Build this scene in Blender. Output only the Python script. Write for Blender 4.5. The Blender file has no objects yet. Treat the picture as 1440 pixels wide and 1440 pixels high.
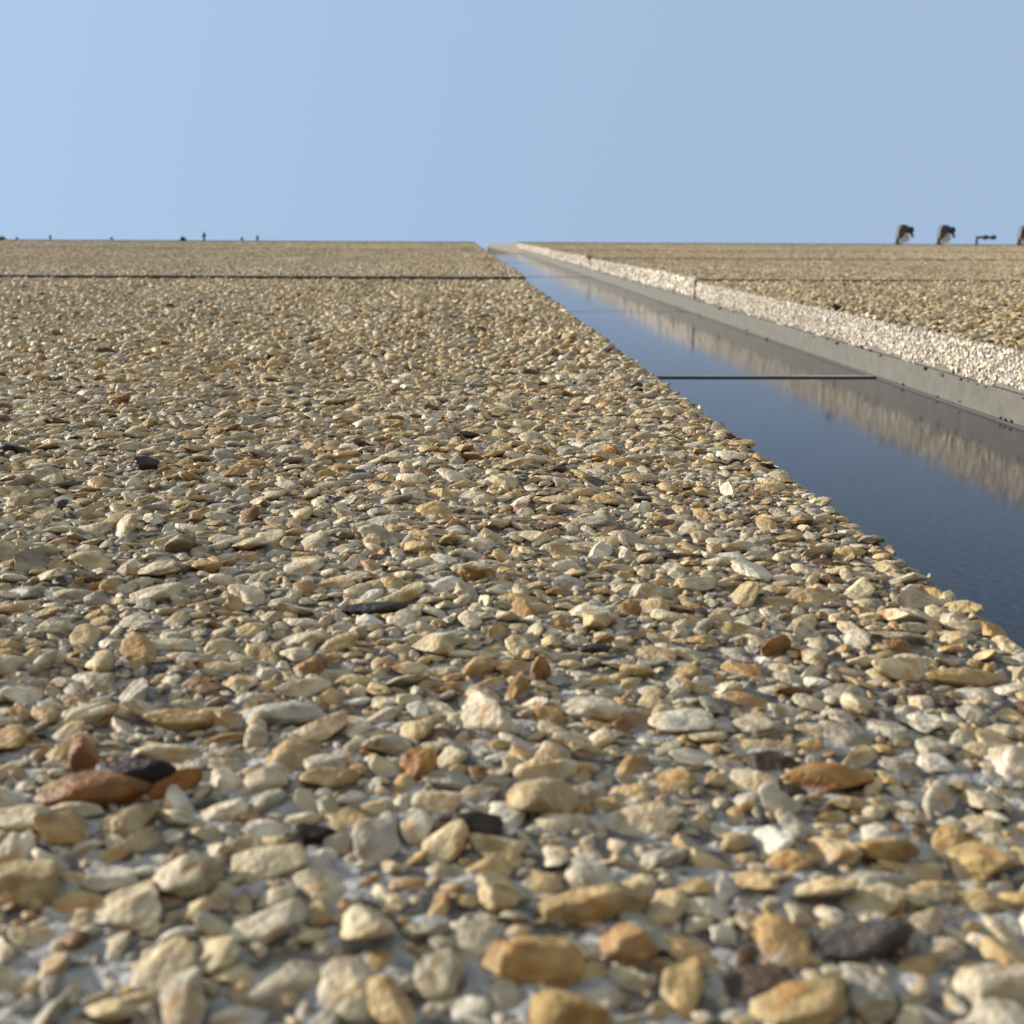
import bpy, bmesh, math, random
import numpy as np
from mathutils import Matrix, Vector, Euler, noise

random.seed(7)
rng = np.random.default_rng(7)
scene = bpy.context.scene
COL = scene.collection
R = math.radians

# ------------------------------------------------------------------ camera, sky, sun, exposure
# The photograph looks straight up a tall wall.  Wall frame: x = right, d = up the wall, h = out from the wall.
# world = (x, -h, d).  The camera is held CAM_H away from the wall, EYE above the pavement.
CAM_H = 0.15
EYE = 1.2
F_PX = 1700.0            # focal length in photo pixels (1440 wide)
VPX, VPY = 645.0, 325.0  # where the lines up the wall meet
ROLL = R(0.32)

def cam_axes():
    v = Vector((VPX - 720, 720 - VPY, -F_PX)).normalized()            # wall-up direction seen by the camera
    hd = Vector((math.cos(ROLL), -math.sin(ROLL), 0))
    e_h = hd.cross(v); e_h.normalize()
    if e_h.y < 0: e_h = -e_h
    e_x = v.cross(e_h)
    return e_x, v, e_h
EX, ED, EH = cam_axes()
W_X, W_D, W_H = Vector((1, 0, 0)), Vector((0, 0, 1)), Vector((0, -1, 0))
cols = [EX[i] * W_X + ED[i] * W_D + EH[i] * W_H for i in range(3)]
cam_rot = Matrix((cols[0], cols[1], cols[2])).transposed()
cam = bpy.data.cameras.new('camera')
cam_o = bpy.data.objects.new('camera', cam)
COL.objects.link(cam_o)
cam_o.matrix_world = Matrix.Translation((0, -CAM_H, 0)) @ cam_rot.to_4x4()
cam.sensor_width = 36
cam.lens = 36 * F_PX / 1440
cam.clip_start = 0.01
cam.clip_end = 20000
cam.dof.use_dof = True
cam.dof.focus_distance = 0.78
cam.dof.aperture_fstop = cam.lens / 1000 / 0.0022
scene.camera = cam_o

SUN = Vector((-0.86, -0.215, 0.46)).normalized()     # towards the sun
sun_el = math.asin(SUN.z)
sun_az = math.atan2(SUN.x, SUN.y)                   # clockwise from +Y
w = bpy.data.worlds.new('World'); scene.world = w; w.use_nodes = True
nt = w.node_tree; nt.nodes.clear()
sky = nt.nodes.new('ShaderNodeTexSky'); sky.sky_type = 'NISHITA'; sky.sun_disc = False
sky.sun_elevation = sun_el; sky.sun_rotation = sun_az
sky.air_density = 2.0; sky.dust_density = 0.3; sky.ozone_density = 0.9; sky.altitude = 0
bg = nt.nodes.new('ShaderNodeBackground'); bg.inputs[1].default_value = 0.15
wo = nt.nodes.new('ShaderNodeOutputWorld')
veil = nt.nodes.new('ShaderNodeMix'); veil.data_type = 'RGBA'      # thin even haze high over the whole dome
veil.inputs[0].default_value = .68; veil.inputs[7].default_value = (1.45, 1.88, 2.59, 1)
nt.links.new(sky.outputs[0], veil.inputs[6]); nt.links.new(veil.outputs[2], bg.inputs[0]); nt.links.new(bg.outputs[0], wo.inputs[0])

sl = bpy.data.lights.new('sun', 'SUN'); sl.energy = 5.0; sl.angle = R(0.5); sl.color = (1, 0.93, 0.82)
so = bpy.data.objects.new('sun', sl); COL.objects.link(so)
so.rotation_euler = SUN.to_track_quat('Z', 'Y').to_euler()
scene.view_settings.view_transform = 'Standard'; scene.view_settings.look = 'None'
scene.view_settings.exposure = 0.9; scene.view_settings.gamma = 1
scene.view_settings.use_curve_mapping = False

# ------------------------------------------------------------------ helpers
def ray(px, py):
    c = Vector((px - 720, 720 - py, -F_PX))
    return Vector((EX.dot(c), ED.dot(c), EH.dot(c)))                  # wall frame (x, d, h)
def on_plane(px, py, h=0.0):
    r = ray(px, py); t = (h - CAM_H) / r.z
    return r.x * t, r.y * t
def at_depth(px, py, d):
    r = ray(px, py); t = d / r.y
    return r.x * t, CAM_H + r.z * t

def mat(name):
    m = bpy.data.materials.new(name); m.use_nodes = True
    n = m.node_tree; b = n.nodes['Principled BSDF']
    return m, n, b
def node(n, t, **kw):
    x = n.nodes.new(t)
    for k, v in kw.items(): setattr(x, k, v)
    return x

ALB = .66
STOPS = [(0.00, (.055, .040, .030)), (0.014, (.085, .055, .038)), (0.03, (.22, .12, .05)), (0.055, (.40, .24, .09)),
         (0.12, (.54, .38, .17)), (0.24, (.55, .42, .22)), (0.34, (.56, .45, .26)), (0.46, (.62, .53, .35)),
         (0.57, (.50, .44, .31)), (0.64, (.35, .32, .26)), (0.71, (.60, .53, .40)), (0.82, (.66, .56, .38)),
         (0.91, (.76, .71, .60)), (1.00, (.54, .40, .19))]
PALE = [(0.00, (.42, .36, .27)), (0.12, (.72, .66, .55)), (0.5, (.84, .81, .74)), (0.8, (.88, .86, .82)), (1.0, (.74, .65, .50))]
def stone_material(name, src, tint=None, stops=STOPS, alb=ALB, film=False):
    """src: 'object' = one random value per stone object/instance, 'attr' = stored per stone, or a fixed colour"""
    m, n, b = mat(name); L = n.links.new
    geo = node(n, 'ShaderNodeNewGeometry')
    if src == 'fixed':
        colr = node(n, 'ShaderNodeRGB'); colr.outputs[0].default_value = (*tint, 1); base = colr.outputs[0]
    else:
        ramp = node(n, 'ShaderNodeValToRGB')
        el = ramp.color_ramp.elements
        el[0].position, el[0].color = stops[0][0], (*stops[0][1], 1)
        el[1].position, el[1].color = stops[-1][0], (*stops[-1][1], 1)
        for p, c in stops[1:-1]:
            e = el.new(p); e.color = (*c, 1)
        if src == 'object':
            oi = node(n, 'ShaderNodeObjectInfo'); L(oi.outputs['Random'], ramp.inputs[0])
        else:
            at = node(n, 'ShaderNodeAttribute'); at.attribute_name = 'rnd'; L(at.outputs['Fac'], ramp.inputs[0])
        base = ramp.outputs[0]
    gain = node(n, 'ShaderNodeVectorMath', operation='SCALE'); L(base, gain.inputs[0]); gain.inputs['Scale'].default_value = alb
    base = gain.outputs[0]
    nz = node(n, 'ShaderNodeTexNoise'); nz.inputs['Scale'].default_value = 130; nz.inputs['Detail'].default_value = 4
    L(geo.outputs['Position'], nz.inputs['Vector'])
    nz2 = node(n, 'ShaderNodeTexNoise'); nz2.inputs['Scale'].default_value = 105; nz2.inputs['Detail'].default_value = 3
    nz2.inputs['Distortion'].default_value = 1.2
    L(geo.outputs['Position'], nz2.inputs['Vector'])
    # value variation inside a stone
    mr = node(n, 'ShaderNodeMapRange'); mr.inputs[1].default_value = .3; mr.inputs[2].default_value = .7
    mr.inputs[3].default_value = .64; mr.inputs[4].default_value = 1.35
    L(nz.outputs['Fac'], mr.inputs[0])
    mp = node(n, 'ShaderNodeMapping'); mp.inputs['Scale'].default_value = (5, 5, .7); L(geo.outputs['Position'], mp.inputs['Vector'])
    nw = node(n, 'ShaderNodeTexNoise'); nw.inputs['Scale'].default_value = 1; nw.inputs['Detail'].default_value = 5
    L(mp.outputs[0], nw.inputs['Vector'])
    mw = node(n, 'ShaderNodeMapRange'); mw.inputs[1].default_value = .3; mw.inputs[2].default_value = .7
    mw.inputs[3].default_value = .82; mw.inputs[4].default_value = 1.18; L(nw.outputs['Fac'], mw.inputs[0])     # rain streaking
    mm = node(n, 'ShaderNodeMath', operation='MULTIPLY'); L(mr.outputs[0], mm.inputs[0]); L(mw.outputs[0], mm.inputs[1])
    mul = node(n, 'ShaderNodeVectorMath', operation='SCALE'); L(base, mul.inputs[0]); L(mm.outputs[0], mul.inputs['Scale'])
    # iron staining in blotches
    mr2 = node(n, 'ShaderNodeMapRange'); mr2.inputs[1].default_value = .48; mr2.inputs[2].default_value = .68
    mr2.inputs[3].default_value = 0; mr2.inputs[4].default_value = .8
    L(nz2.outputs['Fac'], mr2.inputs[0])
    mx = node(n, 'ShaderNodeMix', data_type='RGBA', blend_type='MULTIPLY')
    L(mr2.outputs[0], mx.inputs[0]); L(mul.outputs[0], mx.inputs[6]); mx.inputs[7].default_value = (.78, .52, .26, 1)
    out = mx.outputs[2]
    if film:                                                # cement left clinging to the lower flanks of the stones
        sx = node(n, 'ShaderNodeSeparateXYZ'); L(geo.outputs['Position'], sx.inputs[0])
        nf = node(n, 'ShaderNodeTexNoise'); nf.inputs['Scale'].default_value = 170; nf.inputs['Detail'].default_value = 5
        nf.inputs['Roughness'].default_value = .65
        L(geo.outputs['Position'], nf.inputs['Vector'])
        ma = node(n, 'ShaderNodeMath', operation='MULTIPLY_ADD'); L(nf.outputs['Fac'], ma.inputs[0])
        ma.inputs[1].default_value = -.0105; L(sx.outputs['Y'], ma.inputs[2])          # -(height) - noise
        fr = node(n, 'ShaderNodeMapRange'); fr.inputs[1].default_value = -.0064; fr.inputs[2].default_value = -.0046
        fr.inputs[3].default_value = 0; fr.inputs[4].default_value = .7
        L(ma.outputs[0], fr.inputs[0])
        mf = node(n, 'ShaderNodeMix', data_type='RGBA'); L(fr.outputs[0], mf.inputs[0]); L(out, mf.inputs[6])
        mf.inputs[7].default_value = (.30, .29, .285, 1); out = mf.outputs[2]
    L(out, b.inputs['Base Color'])
    b.inputs['Roughness'].default_value = .62
    b.inputs['Specular IOR Level'].default_value = .22
    nz3 = node(n, 'ShaderNodeTexNoise'); nz3.inputs['Scale'].default_value = 420; nz3.inputs['Detail'].default_value = 5
    L(geo.outputs['Position'], nz3.inputs['Vector'])
    bp = node(n, 'ShaderNodeBump'); bp.inputs['Strength'].default_value = .8; bp.inputs['Distance'].default_value = .0016
    L(nz3.outputs['Fac'], bp.inputs['Height']); L(bp.outputs[0], b.inputs['Normal'])
    return m

M_STONE = stone_material('stone', 'object', film=True)
M_STONE_FAR = stone_material('stone_far', 'attr')
M_PALE = stone_material('pale_stone', 'object', stops=PALE, alb=.62)
M_PALE_FAR = stone_material('pale_stone_far', 'attr', stops=PALE, alb=.62)

def mortar_material(name, lo, hi):
    m, n, b = mat(name); L = n.links.new
    geo = node(n, 'ShaderNodeNewGeometry')
    nz = node(n, 'ShaderNodeTexNoise'); nz.inputs['Scale'].default_value = 110; nz.inputs['Detail'].default_value = 10
    nz.inputs['Roughness'].default_value = .7
    L(geo.outputs['Position'], nz.inputs['Vector'])
    r = node(n, 'ShaderNodeValToRGB'); e = r.color_ramp.elements
    e[0].position, e[0].color = .3, (*lo, 1); e[1].position, e[1].color = .72, (*hi, 1)
    L(nz.outputs['Fac'], r.inputs[0]); L(r.outputs[0], b.inputs['Base Color'])
    b.inputs['Roughness'].default_value = .9
    nz2 = node(n, 'ShaderNodeTexNoise'); nz2.inputs['Scale'].default_value = 260; nz2.inputs['Detail'].default_value = 6
    L(geo.outputs['Position'], nz2.inputs['Vector'])
    bp = node(n, 'ShaderNodeBump'); bp.inputs['Strength'].default_value = .9; bp.inputs['Distance'].default_value = .003
    L(nz2.outputs['Fac'], bp.inputs['Height']); L(bp.outputs[0], b.inputs['Normal'])
    return m
M_MORTAR = mortar_material('mortar_gap_shade', (.045, .040, .034), (.19, .178, .16))  # shade in the gaps between stones is darkened into this mortar colour
M_BED = mortar_material('cement', (.14, .137, .134), (.42, .412, .408))

def plain(name, c, rough=.6, metal=0., var=.25, scale=40., bump=0.):
    m, n, b = mat(name); L = n.links.new
    geo = node(n, 'ShaderNodeNewGeometry')
    nz = node(n, 'ShaderNodeTexNoise'); nz.inputs['Scale'].default_value = scale; nz.inputs['Detail'].default_value = 6
    L(geo.outputs['Position'], nz.inputs['Vector'])
    r = node(n, 'ShaderNodeValToRGB'); e = r.color_ramp.elements
    e[0].position, e[0].color = .3, (*[x * (1 - var) for x in c], 1)
    e[1].position, e[1].color = .7, (*[x * (1 + var) for x in c], 1)
    L(nz.outputs['Fac'], r.inputs[0]); L(r.outputs[0], b.inputs['Base Color'])
    b.inputs['Roughness'].default_value = rough; b.inputs['Metallic'].default_value = metal
    if bump:
        bp = node(n, 'ShaderNodeBump'); bp.inputs['Strength'].default_value = .5; bp.inputs['Distance'].default_value = bump
        L(nz.outputs['Fac'], bp.inputs['Height']); L(bp.outputs[0], b.inputs['Normal'])
    return m
M_FRAME = plain('frame_paint', (.062, .059, .049), .7, 0, .22, 45, .0012)
M_GASKET = plain('black_rubber', (.02, .02, .02), .7)
M_TRANSOM = plain('dark_metal', (.035, .035, .038), .4, .3)
M_COPING = plain('coping_metal', (.20, .17, .11), .6)
M_PAVE = plain('pavement', (.30, .29, .27), .85, 0, .2, 3, .004)
M_LAMP = plain('lamp_grey', (.055, .052, .060), .55, .1)
M_BLACK = plain('lamp_black', (.012, .012, .013), .5)
M_LENS = plain('lens_glass', (.6, .62, .65), .2)

def glass_material():
    m, n, b = mat('dark_glass'); L = n.links.new
    geo = node(n, 'ShaderNodeNewGeometry')
    nz = node(n, 'ShaderNodeTexNoise'); nz.inputs['Scale'].default_value = 35; nz.inputs['Detail'].default_value = 8
    nz.inputs['Roughness'].default_value = .7
    L(geo.outputs['Position'], nz.inputs['Vector'])
    r = node(n, 'ShaderNodeValToRGB'); e = r.color_ramp.elements
    nd = node(n, 'ShaderNodeTexNoise'); nd.inputs['Scale'].default_value = 150; nd.inputs['Detail'].default_value = 6
    L(geo.outputs['Position'], nd.inputs['Vector'])
    e[0].position, e[0].color = .38, (.003, .005, .010, 1); e[1].position, e[1].color = .75, (.055, .058, .068, 1)
    L(nd.outputs['Fac'], r.inputs[0]); L(r.outputs[0], b.inputs['Base Color'])
    rr = node(n, 'ShaderNodeMapRange'); rr.inputs[3].default_value = .05; rr.inputs[4].default_value = .14
    L(nz.outputs['Fac'], rr.inputs[0]); L(rr.outputs[0], b.inputs['Roughness'])
    b.inputs['IOR'].default_value = 1.25
    b.inputs['Specular Tint'].default_value = (.70, .84, 1, 1)          # blue solar-control glass
    return m
M_GLASS = glass_material()

def link(name, me, parent=None, loc=(0, 0, 0), rot=(0, 0, 0)):
    o = bpy.data.objects.new(name, me); COL.objects.link(o)
    o.parent = parent; o.location = loc; o.rotation_euler = rot
    if parent is not None and parent.name == 'building': o.location.y += EYE      # the building's base is at the pavement
    return o
def box_bm(bm, x0, x1, y0, y1, z0, z1):
    vs = [bm.verts.new(p) for p in ((x0, y0, z0), (x1, y0, z0), (x1, y1, z0), (x0, y1, z0),
                                    (x0, y0, z1), (x1, y0, z1), (x1, y1, z1), (x0, y1, z1))]
    for f in ((3, 2, 1, 0), (4, 5, 6, 7), (0, 1, 5, 4), (1, 2, 6, 5), (2, 3, 7, 6), (3, 0, 4, 7)):
        bm.faces.new([vs[i] for i in f])
def finish(bm, name, m, smooth=False):
    me = bpy.data.meshes.new(name); bm.normal_update(); bm.to_mesh(me); bm.free()
    if m: me.materials.append(m)
    if smooth:
        me.polygons.foreach_set('use_smooth', np.ones(len(me.polygons), bool))
    return me
def box(name, m, parent, x0, x1, y0, y1, z0, z1, origin=None, bevel=0):
    o = origin or ((x0 + x1) / 2, (y0 + y1) / 2, z0)
    bm = bmesh.new(); box_bm(bm, x0 - o[0], x1 - o[0], y0 - o[1], y1 - o[1], z0 - o[2], z1 - o[2])
    if bevel: bmesh.ops.bevel(bm, geom=list(bm.edges), offset=bevel, segments=2, affect='EDGES')
    return link(name, finish(bm, name, m), parent, o)

# ------------------------------------------------------------------ stone shapes
def stone_shape(seed, sub):
    r = np.random.default_rng(seed)
    bm = bmesh.new(); bmesh.ops.create_icosphere(bm, subdivisions=sub, radius=1)
    v = np.array([q.co[:] for q in bm.verts]); f = np.array([[q.index for q in t.verts] for t in bm.faces]); bm.free()
    k = r.integers(7, 11)
    nrm = r.normal(size=(k, 3)); nrm /= np.linalg.norm(nrm, axis=1)[:, None]
    off = r.uniform(.46, .9, k)
    dots = np.maximum(v @ nrm.T, 1e-3)
    lim = off[None] / dots
    p = 45.0                                                # soft minimum: broken faces with worn edges
    rad = (np.sum(lim ** -p, axis=1) + 1.0) ** (-1 / p)
    rad *= 1 + .05 * np.sin(v @ r.normal(size=3) * 4 + r.uniform(0, 6))
    v = v * rad[:, None]
    if sub > 2:                                             # chipped, pitted surface on the near stones
        o = Vector(r.uniform(-50, 50, 3).tolist())
        amp = r.uniform(.05, .13)
        dn = np.array([noise.fractal(Vector(q.tolist()) * 1.7 + o, .8, 2.1, 5) for q in v])
        v = v * (1 + amp * dn)[:, None]
    if sub == 2: v = v * r.uniform(.84, 1.08, len(v))[:, None]   # broken chips
    v -= (v.max(0) + v.min(0)) / 2
    v /= np.abs(v).max(0)                                   # unit half-extents
    return v, f
NV = 14
LODS = {s: [stone_shape(100 + i, s) for i in range(NV)] for s in (1, 2, 4)}

def mesh_from(name, V, F, m, smooth=True):
    me = bpy.data.meshes.new(name)
    me.vertices.add(len(V)); me.vertices.foreach_set('co', np.asarray(V, np.float32).ravel())
    F = np.asarray(F, np.int32)
    me.loops.add(F.size); me.loops.foreach_set('vertex_index', F.ravel())
    me.polygons.add(len(F)); me.polygons.foreach_set('loop_start', np.arange(0, F.size, 3, dtype=np.int32))
    if smooth: me.polygons.foreach_set('use_smooth', np.ones(len(F), bool))
    me.update(calc_edges=True); me.materials.append(m)
    return me
STONE_MESH = [mesh_from('stone', v, f, M_STONE) for v, f in LODS[4]]

# geometry-node group: the mesh holds template islands (face attr 'tpl') and loose points with rot / scl / var
def scatter_group():
    g = bpy.data.node_groups.new('scatter', 'GeometryNodeTree')
    g.interface.new_socket('Geometry', in_out='INPUT', socket_type='NodeSocketGeometry')
    g.interface.new_socket('Geometry', in_out='OUTPUT', socket_type='NodeSocketGeometry')
    N, L = g.nodes.new, g.links.new
    gi, go = N('NodeGroupInput'), N('NodeGroupOutput')
    def na(nm, t):
        a = N('GeometryNodeInputNamedAttribute'); a.data_type = t; a.inputs['Name'].default_value = nm
        return a.outputs['Attribute']
    sep = N('GeometryNodeSeparateGeometry'); sep.domain = 'POINT'
    L(gi.outputs[0], sep.inputs['Geometry']); L(na('is_pt', 'BOOLEAN'), sep.inputs['Selection'])
    sp = N('GeometryNodeSplitToInstances'); sp.domain = 'FACE'
    L(sep.outputs['Inverted'], sp.inputs['Geometry']); L(na('tpl', 'INT'), sp.inputs['Group ID'])
    ip = N('GeometryNodeInstanceOnPoints')
    L(sep.outputs['Selection'], ip.inputs['Points']); L(sp.outputs['Instances'], ip.inputs['Instance'])
    ip.inputs['Pick Instance'].default_value = True
    L(na('var', 'INT'), ip.inputs['Instance Index'])
    e2r = N('FunctionNodeEulerToRotation'); L(na('rot', 'FLOAT_VECTOR'), e2r.inputs[0])
    L(e2r.outputs[0], ip.inputs['Rotation']); L(na('scl', 'FLOAT_VECTOR'), ip.inputs['Scale'])
    L(ip.outputs[0], go.inputs[0])
    return g
SCATTER = scatter_group()

def scatter_object(name, parent, loc, templates, P, ROT, SCL, VAR, m, tpl_attr=None):
    nv = sum(len(t[0]) for t in templates); V = []; F = []; T = []; o = 0
    for i, t in enumerate(templates):
        V.append(t[0]); F.append(t[1] + o); T.append(np.full(len(t[1]), i, np.int32)); o += len(t[0])
    V = np.concatenate(V + [P]); F = np.concatenate(F); T = np.concatenate(T)
    me = mesh_from(name, V, F, m)
    me.polygons.foreach_set('use_smooth', T % 3 == 0)       # most shapes keep their hard facets
    n = len(V)
    def add(nm, t, dom, data, key):
        a = me.attributes.new(nm, t, dom); a.data.foreach_set(key, data)
    isp = np.zeros(n, bool); isp[nv:] = True
    rot = np.zeros((n, 3), np.float32); rot[nv:] = ROT
    scl = np.zeros((n, 3), np.float32); scl[nv:] = SCL
    var = np.zeros(n, np.int32); var[nv:] = VAR
    add('is_pt', 'BOOLEAN', 'POINT', isp, 'value'); add('rot', 'FLOAT_VECTOR', 'POINT', rot.ravel(), 'vector')
    add('scl', 'FLOAT_VECTOR', 'POINT', scl.ravel(), 'vector'); add('var', 'INT', 'POINT', var, 'value')
    add('tpl', 'INT', 'FACE', T, 'value')
    if tpl_attr is not None:
        rn = np.zeros(n, np.float32); rn[:nv] = tpl_attr
        add('rnd', 'FLOAT', 'POINT', rn, 'value')
    ob = link(name, me, parent, loc); ob['kind'] = 'stuff'
    md = ob.modifiers.new('scatter', 'NODES'); md.node_group = SCATTER
    return ob

def pack(u0, u1, v0, v1, inside, sizes, tries, fill=.84, taken=None):
    """dart throwing, large stones first; returns rows (u, v, r).  inside(u, v) is a vectorised mask"""
    cell = .021; grid = {}
    out = []
    if taken:
        for (u, v, r) in taken: grid.setdefault((int(u // cell), int(v // cell)), []).append((u, v, r))
    for (ra, rb), dens in zip(sizes, tries):
        n = int(dens * (u1 - u0) * (v1 - v0))
        uu = rng.uniform(u0, u1, n); vv = rng.uniform(v0, v1, n); rr = rng.uniform(ra, rb, n)
        k = inside(uu, vv); uu, vv, rr = uu[k].tolist(), vv[k].tolist(), rr[k].tolist()
        for u, v, r in zip(uu, vv, rr):
            ci, cj = int(u // cell), int(v // cell); ok = True
            for i in (ci - 1, ci, ci + 1):
                for j in (cj - 1, cj, cj + 1):
                    for (a, b, c) in grid.get((i, j), ()):
                        s = (r + c) * fill
                        if (a - u) ** 2 + (b - v) ** 2 < s * s: ok = False; break
                    if not ok: break
                if not ok: break
            if ok:
                grid.setdefault((ci, cj), []).append((u, v, r)); out.append((u, v, r))
    return np.array(out)

def dress(S):
    """rows (u, v, r) -> half extents, rotations, height of the centre, shape index"""
    n = len(S); r = S[:, 2]
    asp = rng.uniform(.50, .95, n)
    a = r * 1.22; b = r * asp * 1.08
    c = r * rng.uniform(.26, .50, n) + .0006
    nearby = S[:, 1] < 1.3                                  # the nearest field lies flatter
    c[nearby] *= .76
    scl = np.stack([a, b, c], 1)
    rot = np.stack([rng.normal(0, .26, n), rng.normal(0, .26, n), rng.uniform(0, 6.283, n)], 1)
    up = rng.random(n) < .12
    rot[up, 0] = rng.normal(0, .7, up.sum())
    z = c * rng.uniform(-.45, .75, n)
    return scl, rot, z, rng.integers(0, NV, n)

# ------------------------------------------------------------------ the place
XL = 1.385 * CAM_H                  # left edge of the window strip
XR = 4.97 * CAM_H                   # right edge
WHITE = .056                        # depth of the pebbled part of the reveal
DEPTH = .1005                        # depth of the glass behind the wall face
JOINTS = [-EYE, 3.84, 6.95, 9.95, 12.95, 15.95]
LIPS = {'left': [0, .0120, .004, .006, .004], 'right': [0, .0065, .007, .007, .006]}
M_JOINT_RGB = (.050, .046, .034)   # the foot of each upper panel stands a little proud of the one below
X_OUT_L, X_OUT_R = -8.2, 9.6

def structure(o): o['kind'] = 'structure'; return o
bm = bmesh.new(); box_bm(bm, -3000, 3000, -3000, 3000, -.2, 0)
structure(link('pavement', finish(bm, 'pavement', M_PAVE), None, (0, 0, -EYE)))

building = bpy.data.objects.new('building', None); COL.objects.link(building)
building.location = (0, 0, -EYE); building.rotation_euler = (R(90), 0, 0)
building['label'] = 'tall building facade of tan pebble-faced panels split by a strip of dark blue glass'
building['category'] = 'building'

M_JOINT = plain('joint_sealant', M_JOINT_RGB, .85, 0, .4, 60)
panels = {}
for side, (x0, x1) in (('left', (X_OUT_L, XL)), ('right', (XR, X_OUT_R))):
    for k in range(5):
        d0, d1 = JOINTS[k], JOINTS[k + 1]
        lip = LIPS[side][k]
        o = ((x1 if side == 'left' else x0), d0, 0)
        g = .012
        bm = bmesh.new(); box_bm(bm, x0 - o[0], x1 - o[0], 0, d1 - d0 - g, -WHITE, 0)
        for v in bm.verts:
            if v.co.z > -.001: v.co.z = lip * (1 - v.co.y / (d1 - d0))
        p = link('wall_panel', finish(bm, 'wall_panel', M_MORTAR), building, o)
        p['label'] = ('pebble-faced wall panel %s the glass strip' % ('left of' if side == 'left' else 'right of')) + \
                     (', nearest the viewer' if k == 0 else ', storey %d above' % k)
        panels[side, k] = p
        if k:                                               # dark sealant filling the joint under the panel
            bm = bmesh.new(); xa = x0 - o[0] - (.006 if side == 'right' else 0); xb = x1 - o[0]; q = xa
            while q < xb:
                e = min(xb, q + rng.uniform(.015, .07))
                box_bm(bm, q, e, -.0115 + rng.uniform(0, .004), -.0005, -WHITE, lip * rng.uniform(.45, .95) + .001); q = e
            link('joint_seal', finish(bm, 'joint_seal', M_JOINT), p)
def lip_at(side, k, d): return LIPS[side][k] * (1 - (d - JOINTS[k]) / (JOINTS[k + 1] - JOINTS[k]))

EYE_D = lambda x, d: math.hypot(x, d)
SZ = [(.0070, .0100), (.0046, .0070), (.0032, .0046), (.0021, .0032), (.0012, .0021)]

# --- hand-placed stones that stand out in the photograph: pixel of the centre, half extents, turn, colour, label
SPECIAL = [((135, 1108), (.0165, .0085, .0050), .10, (.25, .115, .03), 'rust-brown stone with a dark hollow'),
           ((185, 1096), (.0125, .0050, .0072), -.12, (.022, .010, .006), 'almost black stone standing in for the shaded hollow by the rust-brown one'),  # the hollow's shade, put in as a near-black stone
           ((122, 1070), (.0048, .0042, .0078), .9, (.36, .17, .08), 'small reddish stone'),
           ((245, 1100), (.0085, .0042, .0040), .5, (.36, .16, .04), 'orange-brown stone'),
           ((190, 1150), (.0085, .0040, .0045), .95, (.50, .41, .24), None),
           ((440, 1168), (.0055, .0036, .0032), -.1, (.045, .028, .022), 'dark brown stone'),
           ((672, 1160), (.0068, .0050, .0042), .15, (.05, .034, .026), 'dark brown stone'),
           ((1205, 1322), (.0125, .0055, .0045), -.1, (.095, .085, .08), 'dark grey stone'),
           ((745, 1350), (.0112, .0078, .0060), .1, (.45, .29, .12), 'large orange-tan stone'),
           ((835, 1270), (.0135, .0055, .0050), .12, (.44, .32, .15), 'long tan stone'),
           ((880, 1330), (.0058, .0060, .0058), .4, (.46, .30, .14), None),
           ((262, 1232), (.0085, .0075, .0055), .2, (.50, .43, .29), 'large cream stone'),
           ((765, 1120), (.0100, .0080, .0058), .3, (.46, .36, .20), None),
           ((395, 1000), (.0150, .0060, .0042), .12, (.46, .45, .38), 'pale grey stone'),
           ((845, 995), (.0130, .0062, .0040), -.1, (.58, .52, .40), 'long cream stone'),
           ((590, 1075), (.0052, .0050, .0060), .3, (.46, .24, .08), 'orange stone'),
           ((1165, 1095), (.0130, .0058, .0052), -.2, (.44, .26, .09), 'large ochre stone'),
           ((1360, 950), (.0150, .0060, .0040), .0, (.48, .33, .15), 'tan stone'),
           ((760, 945), (.0038, .0040, .0070), .0, (.30, .17, .07), 'upright brown stone'),
           ((670, 805), (.0085, .0050, .0050), .0, (.36, .22, .08), 'brown stone'),
           ((205, 652), (.0085, .0070, .0070), .0, (.055, .040, .035), 'dark stone'),
           ((525, 852), (.0140, .0050, .0036), .0, (.055, .05, .045), 'dark grey stone'),
           ((915, 828), (.0100, .0056, .0048), .0, (.56, .52, .40), 'pale stone'),
           ((1250, 1190), (.0090, .0052, .0042), .2, (.42, .30, .13), None),
           ((40, 1240), (.0100, .0080, .0055), .0, (.46, .36, .19), None),
           ((1125, 1410), (.0120, .0070, .0048), .1, (.48, .36, .18), None),
           ((805, 1425), (.0085, .0060, .0045), .0, (.46, .31, .12), None)]
taken = []; spec_rows = []
for (px, py), ext, turn, c, lab in SPECIAL:
    x, d = on_plane(px, py + 4, .002); spec_rows.append((x, d, ext, turn, c, lab))
    n = max(1, int(round(ext[0] / ext[1])))
    for i in range(n):
        q = (i - (n - 1) / 2) * ext[1] * 1.5
        taken.append((x + q * math.cos(turn), d + q * math.sin(turn), ext[1] * .7))

# --- left panel, first storey
def in_left(u, v): return (u > -(.44 * v + .34)) & (u < XL - .003) & (v > .12)
near = pack(-.44 * 1.3 - .34, XL, .12, 1.3, in_left, SZ, (2200, 16000, 50000, 90000, 150000), .74, taken)
near = near[near[:, 1] < 1.3]
far = pack(-.44 * 3.94 - .34, XL, 1.295, 3.83, in_left, SZ[:4], (1500, 9000, 25000, 18000), .87)
S = np.concatenate([near, far])
scl, rot, z, var = dress(S)
rot[:, :2] *= np.clip(1.4 - .4 * S[:, 1], .6, 1)[:, None] * np.where(S[:, 1] < 1.3, .8, 1)[:, None]
scl[:, 2] *= np.clip(.75 + .35 * S[:, 1], 1, 1.35)
P = np.stack([S[:, 0], S[:, 1], z], 1)
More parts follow.
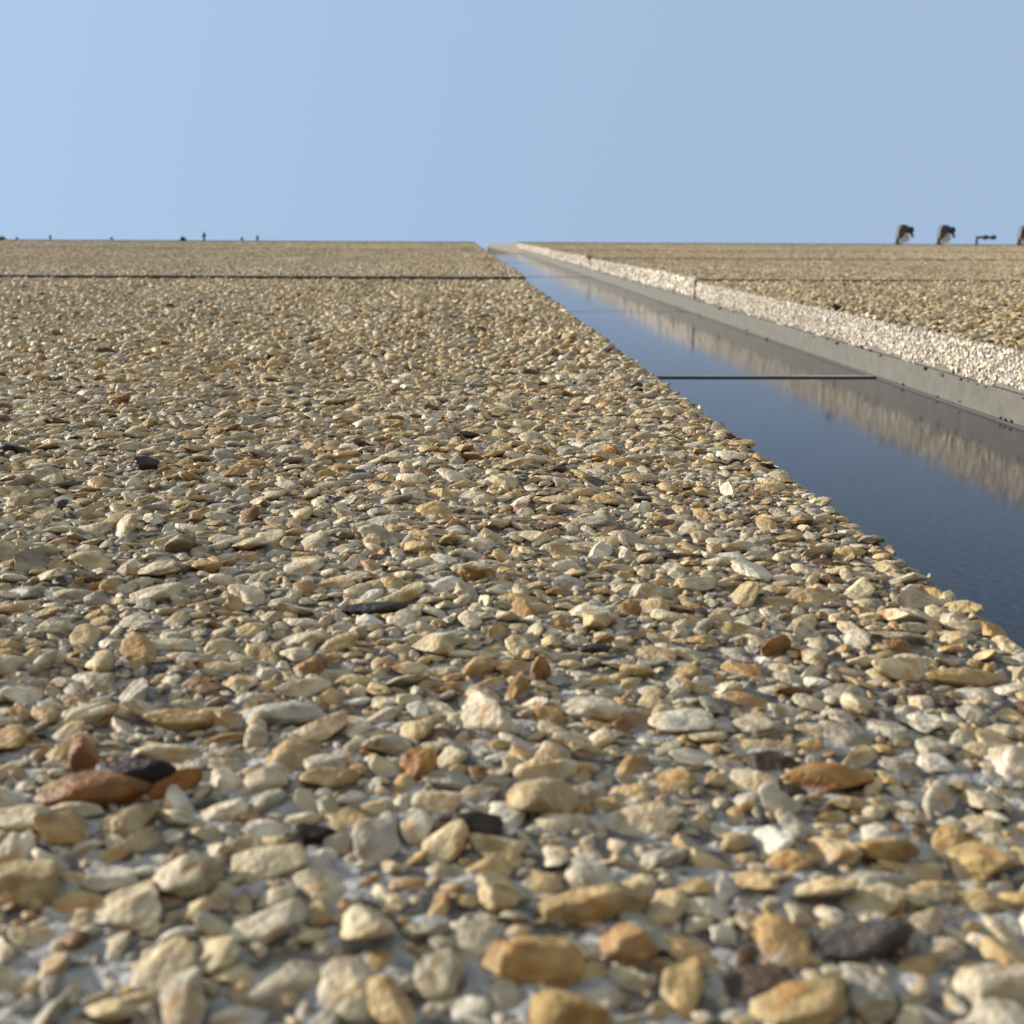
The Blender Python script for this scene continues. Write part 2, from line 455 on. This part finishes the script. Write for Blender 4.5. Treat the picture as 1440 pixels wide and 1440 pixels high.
# arris and side stones along the window edge
def side_stones(x, sgn, d_lo, d_hi, dens, deep, sizes=SZ[1:4]):
    inside = lambda u, v: (u > -deep - .004 * np.sin(v * 23) - .003 * np.sin(v * 61)) & (u < -.003)
    Q = pack(-deep - .012, -.003, d_lo, d_hi, inside, sizes, dens, .80)
    sc, ro, zz, va = dress(Q)
    ro[:, 2] = rng.uniform(0, 6.283, len(Q))
    rr = np.empty_like(ro)
    for i in range(len(Q)):
        m = Matrix.Rotation(sgn * math.pi / 2, 3, 'Y') @ Euler(ro[i]).to_matrix()
        rr[i] = m.to_euler()[:]
    return np.stack([x + sgn * zz, Q[:, 1], Q[:, 0]], 1), rr, sc, va, Q
Pe, Re, Se, Ve, _ = side_stones(XL, 1, .2, 3.83, (9000, 24000, 30000), .03)
ALL_P = np.concatenate([P, Pe]); ALL_R = np.concatenate([rot, Re]); ALL_S = np.concatenate([scl, Se]); ALL_V = np.concatenate([var, Ve])

# the 300 stones that show largest become parts, the rest one part of small stuff
dist = np.sqrt(ALL_P[:, 0] ** 2 + ALL_P[:, 1] ** 2 + CAM_H ** 2)
vis = []
for i in np.argsort(-(ALL_S[:, 0] * ALL_S[:, 1]) / dist ** 2)[:4000]:
    x, d, h = ALL_P[i]
    c = EX * x + ED * d + EH * (h - CAM_H)
    if c.z > -.01: continue
    px, py = 720 + F_PX * c.x / -c.z, 720 - F_PX * c.y / -c.z
    if -20 < px < 1460 and py < 1470: vis.append(i)
vis = vis[:300 - len(SPECIAL)]
pan = panels['left', 0]; off = Vector((XL, -EYE, 0))
for i in vis:
    o = link('stone', STONE_MESH[ALL_V[i]], pan, Vector(ALL_P[i].tolist()) - off, ALL_R[i].tolist())
    o.scale = ALL_S[i].tolist()
for q, (x, d, ext, turn, c, lab) in enumerate(spec_rows):
    me = STONE_MESH[(q * 5 + 1) % NV].copy(); me.materials.clear()
    me.materials.append(stone_material('stone_picked', 'fixed', c, film=True))
    o = link('stone', me, pan, Vector((x, d, ext[2] * .40)) - off, (rng.normal(0, .12), rng.normal(0, .12), turn))
    o.scale = (ext[0], ext[1], ext[2] * .85)
    if lab: o['label'] = lab
keep = np.ones(len(ALL_P), bool); keep[vis] = False
scatter_object('small_stones', pan, (0, 0, 0), LODS[2], ALL_P[keep] - np.array(off), ALL_R[keep], ALL_S[keep], ALL_V[keep], M_STONE)

# the cement the near stones sit in: an uneven trowelled bed
def cement_bed():
    st = .0034
    xs = np.arange(-.88, XL - .003, st); ds = np.arange(.13, 1.2, st)
    X, D = np.meshgrid(xs, ds); idx = -np.ones(X.shape, int)
    m = X > -(.44 * D + .32); idx[m] = np.arange(m.sum())
    pts = np.stack([X[m], D[m], np.zeros(m.sum())], 1)
    pts[:, 2] = [.0000 - .0016 * min(1, max(0, (d - .28) / .4)) + .0016 * noise.fractal(Vector((x * 95, d * 95, 0)), .7, 2.1, 4) for x, d, _ in pts.tolist()]
    fade = np.clip((1.2 - pts[:, 1]) / .2, 0, 1) * np.clip((XL - pts[:, 0]) / .02, 0, 1)
    pts[:, 2] = pts[:, 2] * fade - .0004 * (1 - fade)
    a, b, c, d = idx[:-1, :-1], idx[:-1, 1:], idx[1:, 1:], idx[1:, :-1]
    ok = (a >= 0) & (b >= 0) & (c >= 0) & (d >= 0)
    F = np.concatenate([np.stack([a[ok], b[ok], c[ok]], 1), np.stack([a[ok], c[ok], d[ok]], 1)])
    o = link('cement_bed', mesh_from('cement_bed', pts - np.array(off), F, M_BED), pan); o['kind'] = 'stuff'
cement_bed()

# --- right panel, first storey, with its sunlit reveal
def in_right(u, v): return (u < .56 * v + .6) & (u > XR + .003)
Sr = pack(XR, .56 * 3.83 + .6, .25, 3.83, in_right, SZ[:4], (1500, 9000, 25000, 18000), .87)
sc, ro, zz, va = dress(Sr)
Pv, Rv, Sv, Vv, _ = side_stones(XR, -1, .2, 3.83, (16000, 60000, 90000), WHITE - .004, SZ[2:5])
pr = panels['right', 0]
scatter_object('small_stones', pr, (0, 0, 0), LODS[2],
               np.stack([Sr[:, 0], Sr[:, 1], zz], 1) - np.array((XR, -EYE, 0)), ro, sc, va, M_STONE)
rv = scatter_object('reveal_stones', pr, (0, 0, 0), LODS[2], Pv - np.array((XR, -EYE, 0)), Rv, Sv, Vv, M_PALE)
rv['label'] = 'cream white stones on the sunlit edge beside the glass strip'

M_DARKSTONE = stone_material('dark_stone', 'fixed', (.03, .026, .022)); M_RUST = stone_material('rust_stone', 'fixed', (.30, .09, .03))
for (px, py), e, m, lab in (((1176, 436), (.010, .009, .008), M_DARKSTONE, 'dark hollowed stone on the rim of the pale edge'),
                            ((826, 371), (.022, .05, .016), M_RUST, 'rust red stone on the rim of the pale edge')):
    d = XR / ((px - VPX) / F_PX) ; me = STONE_MESH[3].copy(); me.materials.clear(); me.materials.append(m)
    o = link('stone', me, pr if d < 3.9 else panels['right', 2], (0, 0, 0)); o.scale = e; o['label'] = lab
    o.location = (-.001, d + EYE, .006) if d < 3.9 else (-.004, max(d, 6.97) - 6.95, .004)
# --- upper storeys: metre-square fields of stones, set edge to edge
def lay(Q, place):
    sc, ro, zz, va = dress(Q); ro[:, :2] *= .35
    V = []; F = []; A = []; o = 0
    for i in range(len(Q)):
        v, f = LODS[1][va[i]]
        v = (v * sc[i]) @ np.array(Euler(ro[i]).to_matrix()).T
        f = f[v[f].mean(1)[:, 2] > -.3 * sc[i, 2]]          # the side sunk in the cement is left off
        use = np.unique(f); mp = np.zeros(len(v), int); mp[use] = np.arange(len(use))
        V.append(place(v[use], Q[i], zz[i])); F.append(mp[f] + o); o += len(use)
        A.append(np.full(len(use), rng.random(), np.float32))
    return np.concatenate(V), np.concatenate(F), np.concatenate(A)
def seeded(seed, fn):
    global rng
    keep_rng = rng; rng = np.random.default_rng(seed); out = fn(); rng = keep_rng
    return out
def field(seed, fine):
    sizes, dens = ([(.0065, .009), (.0046, .0065), (.0036, .0046)], (2500, 13000, 20000)) if fine else \
                  ([(.008, .011), (.006, .008), (.0045, .006)], (1600, 8000, 12000))
    return seeded(seed, lambda: lay(pack(0, 1, 0, 1, lambda u, v: u > -1, sizes, dens, .88),
                                    lambda v, q, z: v + np.array([q[0] - .5, q[1] - .5, z])))
FINE = [field(50 + i, True) for i in range(2)]
FIELDS = [field(60 + i, False) for i in range(2)]
def edge_field(seed):
    deep = WHITE - .004
    turn = np.array(Matrix.Rotation(-math.pi / 2, 3, 'Y'))
    return seeded(seed, lambda: lay(pack(-deep, .001, 0, 1, lambda u, v: u < 1, [(.008, .011), (.0055, .008), (.0036, .0055)], (5000, 16000, 26000), .82),
                                    lambda v, q, z: v @ turn.T + np.array([-z, q[1] - .5, q[0]])))
EDGE = edge_field(90)
for k in range(1, 5):
    FF = FINE if k == 1 else FIELDS
    TPL = [(f[0], f[1]) for f in FF]; TPL_A = np.concatenate([f[2] for f in FF])
    for side in ('left', 'right'):
        p = panels[side, k]; pts = []; rr = []; ss = []; vv = []
        for j in range(3):
            seg = (JOINTS[k + 1] - JOINTS[k]) / 3; y = (j + .5) * seg
            n = int(math.ceil(.45 * (JOINTS[k] + j + 1) + .5))
            for i in range(n):
                x = (-(i + .5)) if side == 'left' else (i + .5)
                pts.append((x, y, lip_at(side, k, JOINTS[k] + y))); rr.append((0, 0, 0))
                ss.append((rng.choice((-1, 1)), seg * rng.choice((-1, 1)), 1)); vv.append(int(rng.integers(0, 2)))
        scatter_object('small_stones', p, (0, 0, 0), TPL, np.array(pts), np.array(rr, float), np.array(ss, float),
                       np.array(vv), M_STONE_FAR, TPL_A)
        if side == 'right':
            scatter_object('reveal_stones', p, (0, 0, 0), [EDGE[:2]], np.array([(0, (j + .5) * seg, lip_at(side, k, JOINTS[k] + (j + .5) * seg)) for j in range(3)]),
                           np.zeros((3, 3)), np.array([(1, seg * rng.choice((-1, 1)), 1) for j in range(3)], float), np.zeros(3, int), M_PALE_FAR, EDGE[2])

# --- head piece closing the strip under the roof edge
def head_piece():
    o = (XR - .2, 15.3, -.06); bm = bmesh.new()
    pr = [(14.70, -.104), (15.94, -.003), (15.94, -.12), (14.70, -.12)]
    a = [bm.verts.new((.37 - o[0], d - o[1], h - o[2])) for d, h in pr]
    b = [bm.verts.new((XR - .004 - o[0], d - o[1], h - o[2])) for d, h in pr]
    bm.faces.new(a); bm.faces.new(b[::-1])
    for q in range(4): bm.faces.new((a[q], b[q], b[(q + 1) % 4], a[(q + 1) % 4]))
    bmesh.ops.recalc_face_normals(bm, faces=bm.faces)
    link('head_sill', finish(bm, 'head_sill', plain('pale_concrete', (.36, .31, .23), .85, 0, .3, 30)), building, o)
head_piece()
# --- coping along the top
box('coping', M_COPING, building, X_OUT_L, XL + .002, 15.95, 16.02, -WHITE, .016)
box('coping', M_COPING, building, XR - .002, X_OUT_R, 15.95, 16.02, -WHITE, .016)

# --- the window strip
win = bpy.data.objects.new('window_strip', None); COL.objects.link(win); win.parent = building
WO = Vector(((XL + XR) / 2, -EYE, -DEPTH))
win.location = (WO.x, 0, WO.z)
win['label'] = 'narrow strip of dark glass reflecting the sky, running up between the pebble panels'
def wbox(name, m, x0, x1, y0, y1, z0, z1, bevel=0):
    return box(name, m, win, x0 - WO.x, x1 - WO.x, y0 - WO.y, y1 - WO.y, z0 - WO.z, z1 - WO.z, bevel=bevel)
TR = [2.12, 3.92, 5.35, 6.95, 8.45, 9.95, 11.45, 12.95, 14.45]
edges = [-EYE] + TR + [15.93]
TILT = [0, 0, .06, -.05, .05, -.05, .04, .05, -.04, .04]
for i in range(len(edges) - 1):
    a, b = edges[i], edges[i + 1]
    p = wbox('pane', M_GLASS, XL + .004, XR - .006, a + .0015, b - .0015, -DEPTH - .008, -DEPTH)
    p.rotation_euler = (R(TILT[i]), 0, 0)
for y in TR:
    wbox('transom', M_TRANSOM, XL + .001, XR - .004, y - (.006 if y < 3 else .0025), y + (.006 if y < 3 else .0025), -DEPTH - .012, -DEPTH + (.0022 if y < 3 else .0004), .001)
wbox('frame', M_FRAME, XR - .003, XR + .05, -EYE, 15.93, -DEPTH - .02, -WHITE - .001)
wbox('frame', M_FRAME, XL - .05, XL + .003, -EYE, 15.93, -DEPTH - .02, -WHITE - .001)
wbox('gasket', M_GASKET, XR - .0060, XR - .0031, -EYE, 15.93, -DEPTH - .01, -DEPTH + .0035)
wbox('gasket', M_GASKET, XL + .0031, XL + .0065, -EYE, 15.93, -DEPTH - .01, -DEPTH + .0035)
M_HIGHLIGHT = plain('transom_highlight', (.55, .56, .57), .5, 0)  # pale strip that paints the lit top edge of the first transom
wbox('highlight_strip', M_HIGHLIGHT, XL + .004, XR - .006, 2.1262, 2.133, -DEPTH - .012, -DEPTH + .0030)
# small black crumbs scattered along the frame
def crumbs(n, h0, sd, dens_d):
    d = np.exp(rng.uniform(math.log(1.3), math.log(7), n))
    Pc = np.stack([np.full(n, XR - .0045), d, h0 + rng.normal(0, sd, n)], 1)
    k = rng.random(n) ** 2
    Sc = np.stack([.0012 + .0022 * k, .002 + .0065 * k, .0012 + .0024 * k], 1)
    c = scatter_object('black_crumbs', win, (0, 0, 0), LODS[1], Pc - np.array(WO), rng.uniform(-.4, .4, (n, 3)), Sc, rng.integers(0, NV, n), M_GASKET)
crumbs(26, -DEPTH + .005, .002, 1)
crumbs(35, -WHITE - .001, .003, 1)

# ------------------------------------------------------------------ fixtures along the roof edge
def thing(name, label, cat, x, d, h, group=None):
    o = bpy.data.objects.new(name, None); COL.objects.link(o)
    o.location = (x, -h, d); o.rotation_euler = (R(90), 0, 0)
    o['label'] = label; o['category'] = cat
    if group: o['group'] = group
    return o
def prism(pts, y0, y1, bevel=.004):
    """closed outline in (x, z), extruded along y"""
    bm = bmesh.new()
    a = [bm.verts.new((x, y0, z)) for x, z in pts]; b = [bm.verts.new((x, y1, z)) for x, z in pts]
    bm.faces.new(a); bm.faces.new(b[::-1]); n = len(pts)
    for i in range(n): bm.faces.new((a[i], b[i], b[(i + 1) % n], a[(i + 1) % n]))
    bmesh.ops.recalc_face_normals(bm, faces=bm.faces)
    if bevel: bmesh.ops.bevel(bm, geom=list(bm.edges), offset=bevel, segments=2, affect='EDGES')
    return bm
def cyl(bm, p0, p1, r0, r1, seg=16):
    p0, p1 = Vector(p0), Vector(p1); q = (p1 - p0)
    m = Matrix.Translation((p0 + p1) / 2) @ q.to_track_quat('Z', 'Y').to_matrix().to_4x4()
    bmesh.ops.create_cone(bm, cap_ends=True, segments=seg, radius1=r0, radius2=r1, depth=q.length, matrix=m)

RD = 15.985
def floodlight(px, label):
    x, _ = at_depth(px, 345, RD)
    t = thing('floodlight', label, 'floodlight', x, RD, .016, 'floodlights along the roof edge')
    bm = bmesh.new(); box_bm(bm, -.012, .075, -.03, .03, 0, .012); link('base_plate', finish(bm, 'base_plate', M_LAMP), t)
    arm = [(.0, .010), (.040, .010), (.046, .060), (.066, .105), (.060, .17), (.012, .15), (.001, .075)]
    link('arm', finish(prism(arm, -.025, .025), 'arm', M_LAMP), t)
    hood = [(.006, .120), (.012, .190), (.032, .236), (.075, .252), (.125, .235), (.155, .205), (.135, .160), (.105, .140),
            (.076, .112), (.050, .066), (.010, .070)]
    link('hood', finish(prism(hood, -.07, .05, .008), 'hood', M_LAMP), t)
    bm = bmesh.new(); cyl(bm, (.160, -.085, .180), (.166, .03, .172), .044, .038, 20)
    link('lamp_head', finish(bm, 'lamp_head', M_BLACK, True), t)
    bm = bmesh.new(); cyl(bm, (.159, -.095, .181), (.160, -.0855, .180), .034, .036, 20)
    link('lens', finish(bm, 'lens', M_BLACK, True), t)
    refl = [(.056, .030), (.078, .098), (.112, .134), (.158, .128), (.186, .060), (.150, .022), (.090, .014)]
    link('diffuser', finish(prism(refl, -.012, .004, .002), 'diffuser', M_LENS), t)
    fl = [(.182, .142), (.200, .150), (.226, .088), (.218, .082)]
    link('visor', finish(prism(fl, -.05, .03, .002), 'visor', M_LAMP), t)
    return t
floodlight(1259, 'grey floodlight with black head on the roof edge, leftmost of the row')
floodlight(1317, 'grey floodlight with black head beside the bare low bracket')
floodlight(1430, 'grey floodlight with black head cut off by the right picture edge')
x, _ = at_depth(1371, 345, RD)
t = thing('lamp_bracket', 'bare low bracket without a lamp on the roof edge between floodlights', 'bracket', x, RD, .016)
bm = bmesh.new(); cyl(bm, (.015, 0, 0), (.015, 0, .075), .020, .017); link('post', finish(bm, 'post', M_LAMP), t)
bm = bmesh.new(); box_bm(bm, .0, .245, -.02, .02, .075, .105); link('bar', finish(bm, 'bar', M_LAMP), t)
for q in (.13, .235):
    bm = bmesh.new(); cyl(bm, (q, -.03, .092), (q, .03, .092), .030, .030); link('clamp', finish(bm, 'clamp', M_LAMP, True), t)

def fixing(px, ww, hh, label, m, flat=False):
    x, _ = at_depth(px, 340, RD)
    t = thing('roof_fixing', label, 'roof fixing', x, RD, .016)
    s = RD / F_PX * .75; ww *= s; hh *= s
    bm = bmesh.new()
    if flat:
        bmesh.ops.create_uvsphere(bm, u_segments=16, v_segments=8, radius=1)
        for v in bm.verts: v.co = (v.co.x * ww / 2, v.co.y * ww / 2, max(v.co.z, 0) * hh)
        link('cap', finish(bm, 'cap', m, True), t)
    else:
        cyl(bm, (0, 0, 0), (0, 0, hh * .55), ww * .3, ww * .3); link('stem', finish(bm, 'stem', m), t)
        bm = bmesh.new(); cyl(bm, (0, 0, hh * .45), (0, 0, hh), ww * .5, ww * .42); link('cap', finish(bm, 'cap', m, True), t)
M_BLUEGREY = plain('blue_grey_metal', (.10, .13, .18), .5, .2)
fixing(3, 14, 6, 'low dark dome on the roof edge at the left picture border', M_BLACK, True)
fixing(24, 6, 4, 'tiny grey knob on the roof edge next to the left border dome', M_LAMP)
fixing(71, 5, 8, 'small grey post on the roof edge near the left border', M_LAMP)
fixing(157, 6, 5, 'tiny grey knob alone on the left roof edge', M_LAMP)
fixing(257, 13, 7, 'low dark dome on the roof edge beside the tall blue-grey post', M_BLACK, True)
fixing(287, 8, 14, 'tallest blue-grey post on the left roof edge', M_BLUEGREY)
fixing(340, 7, 6, 'short blue-grey knob on the roof edge beside a black post', M_BLUEGREY)
fixing(362, 6, 9, 'short black post on the roof edge, rightmost of the left group', M_BLACK)
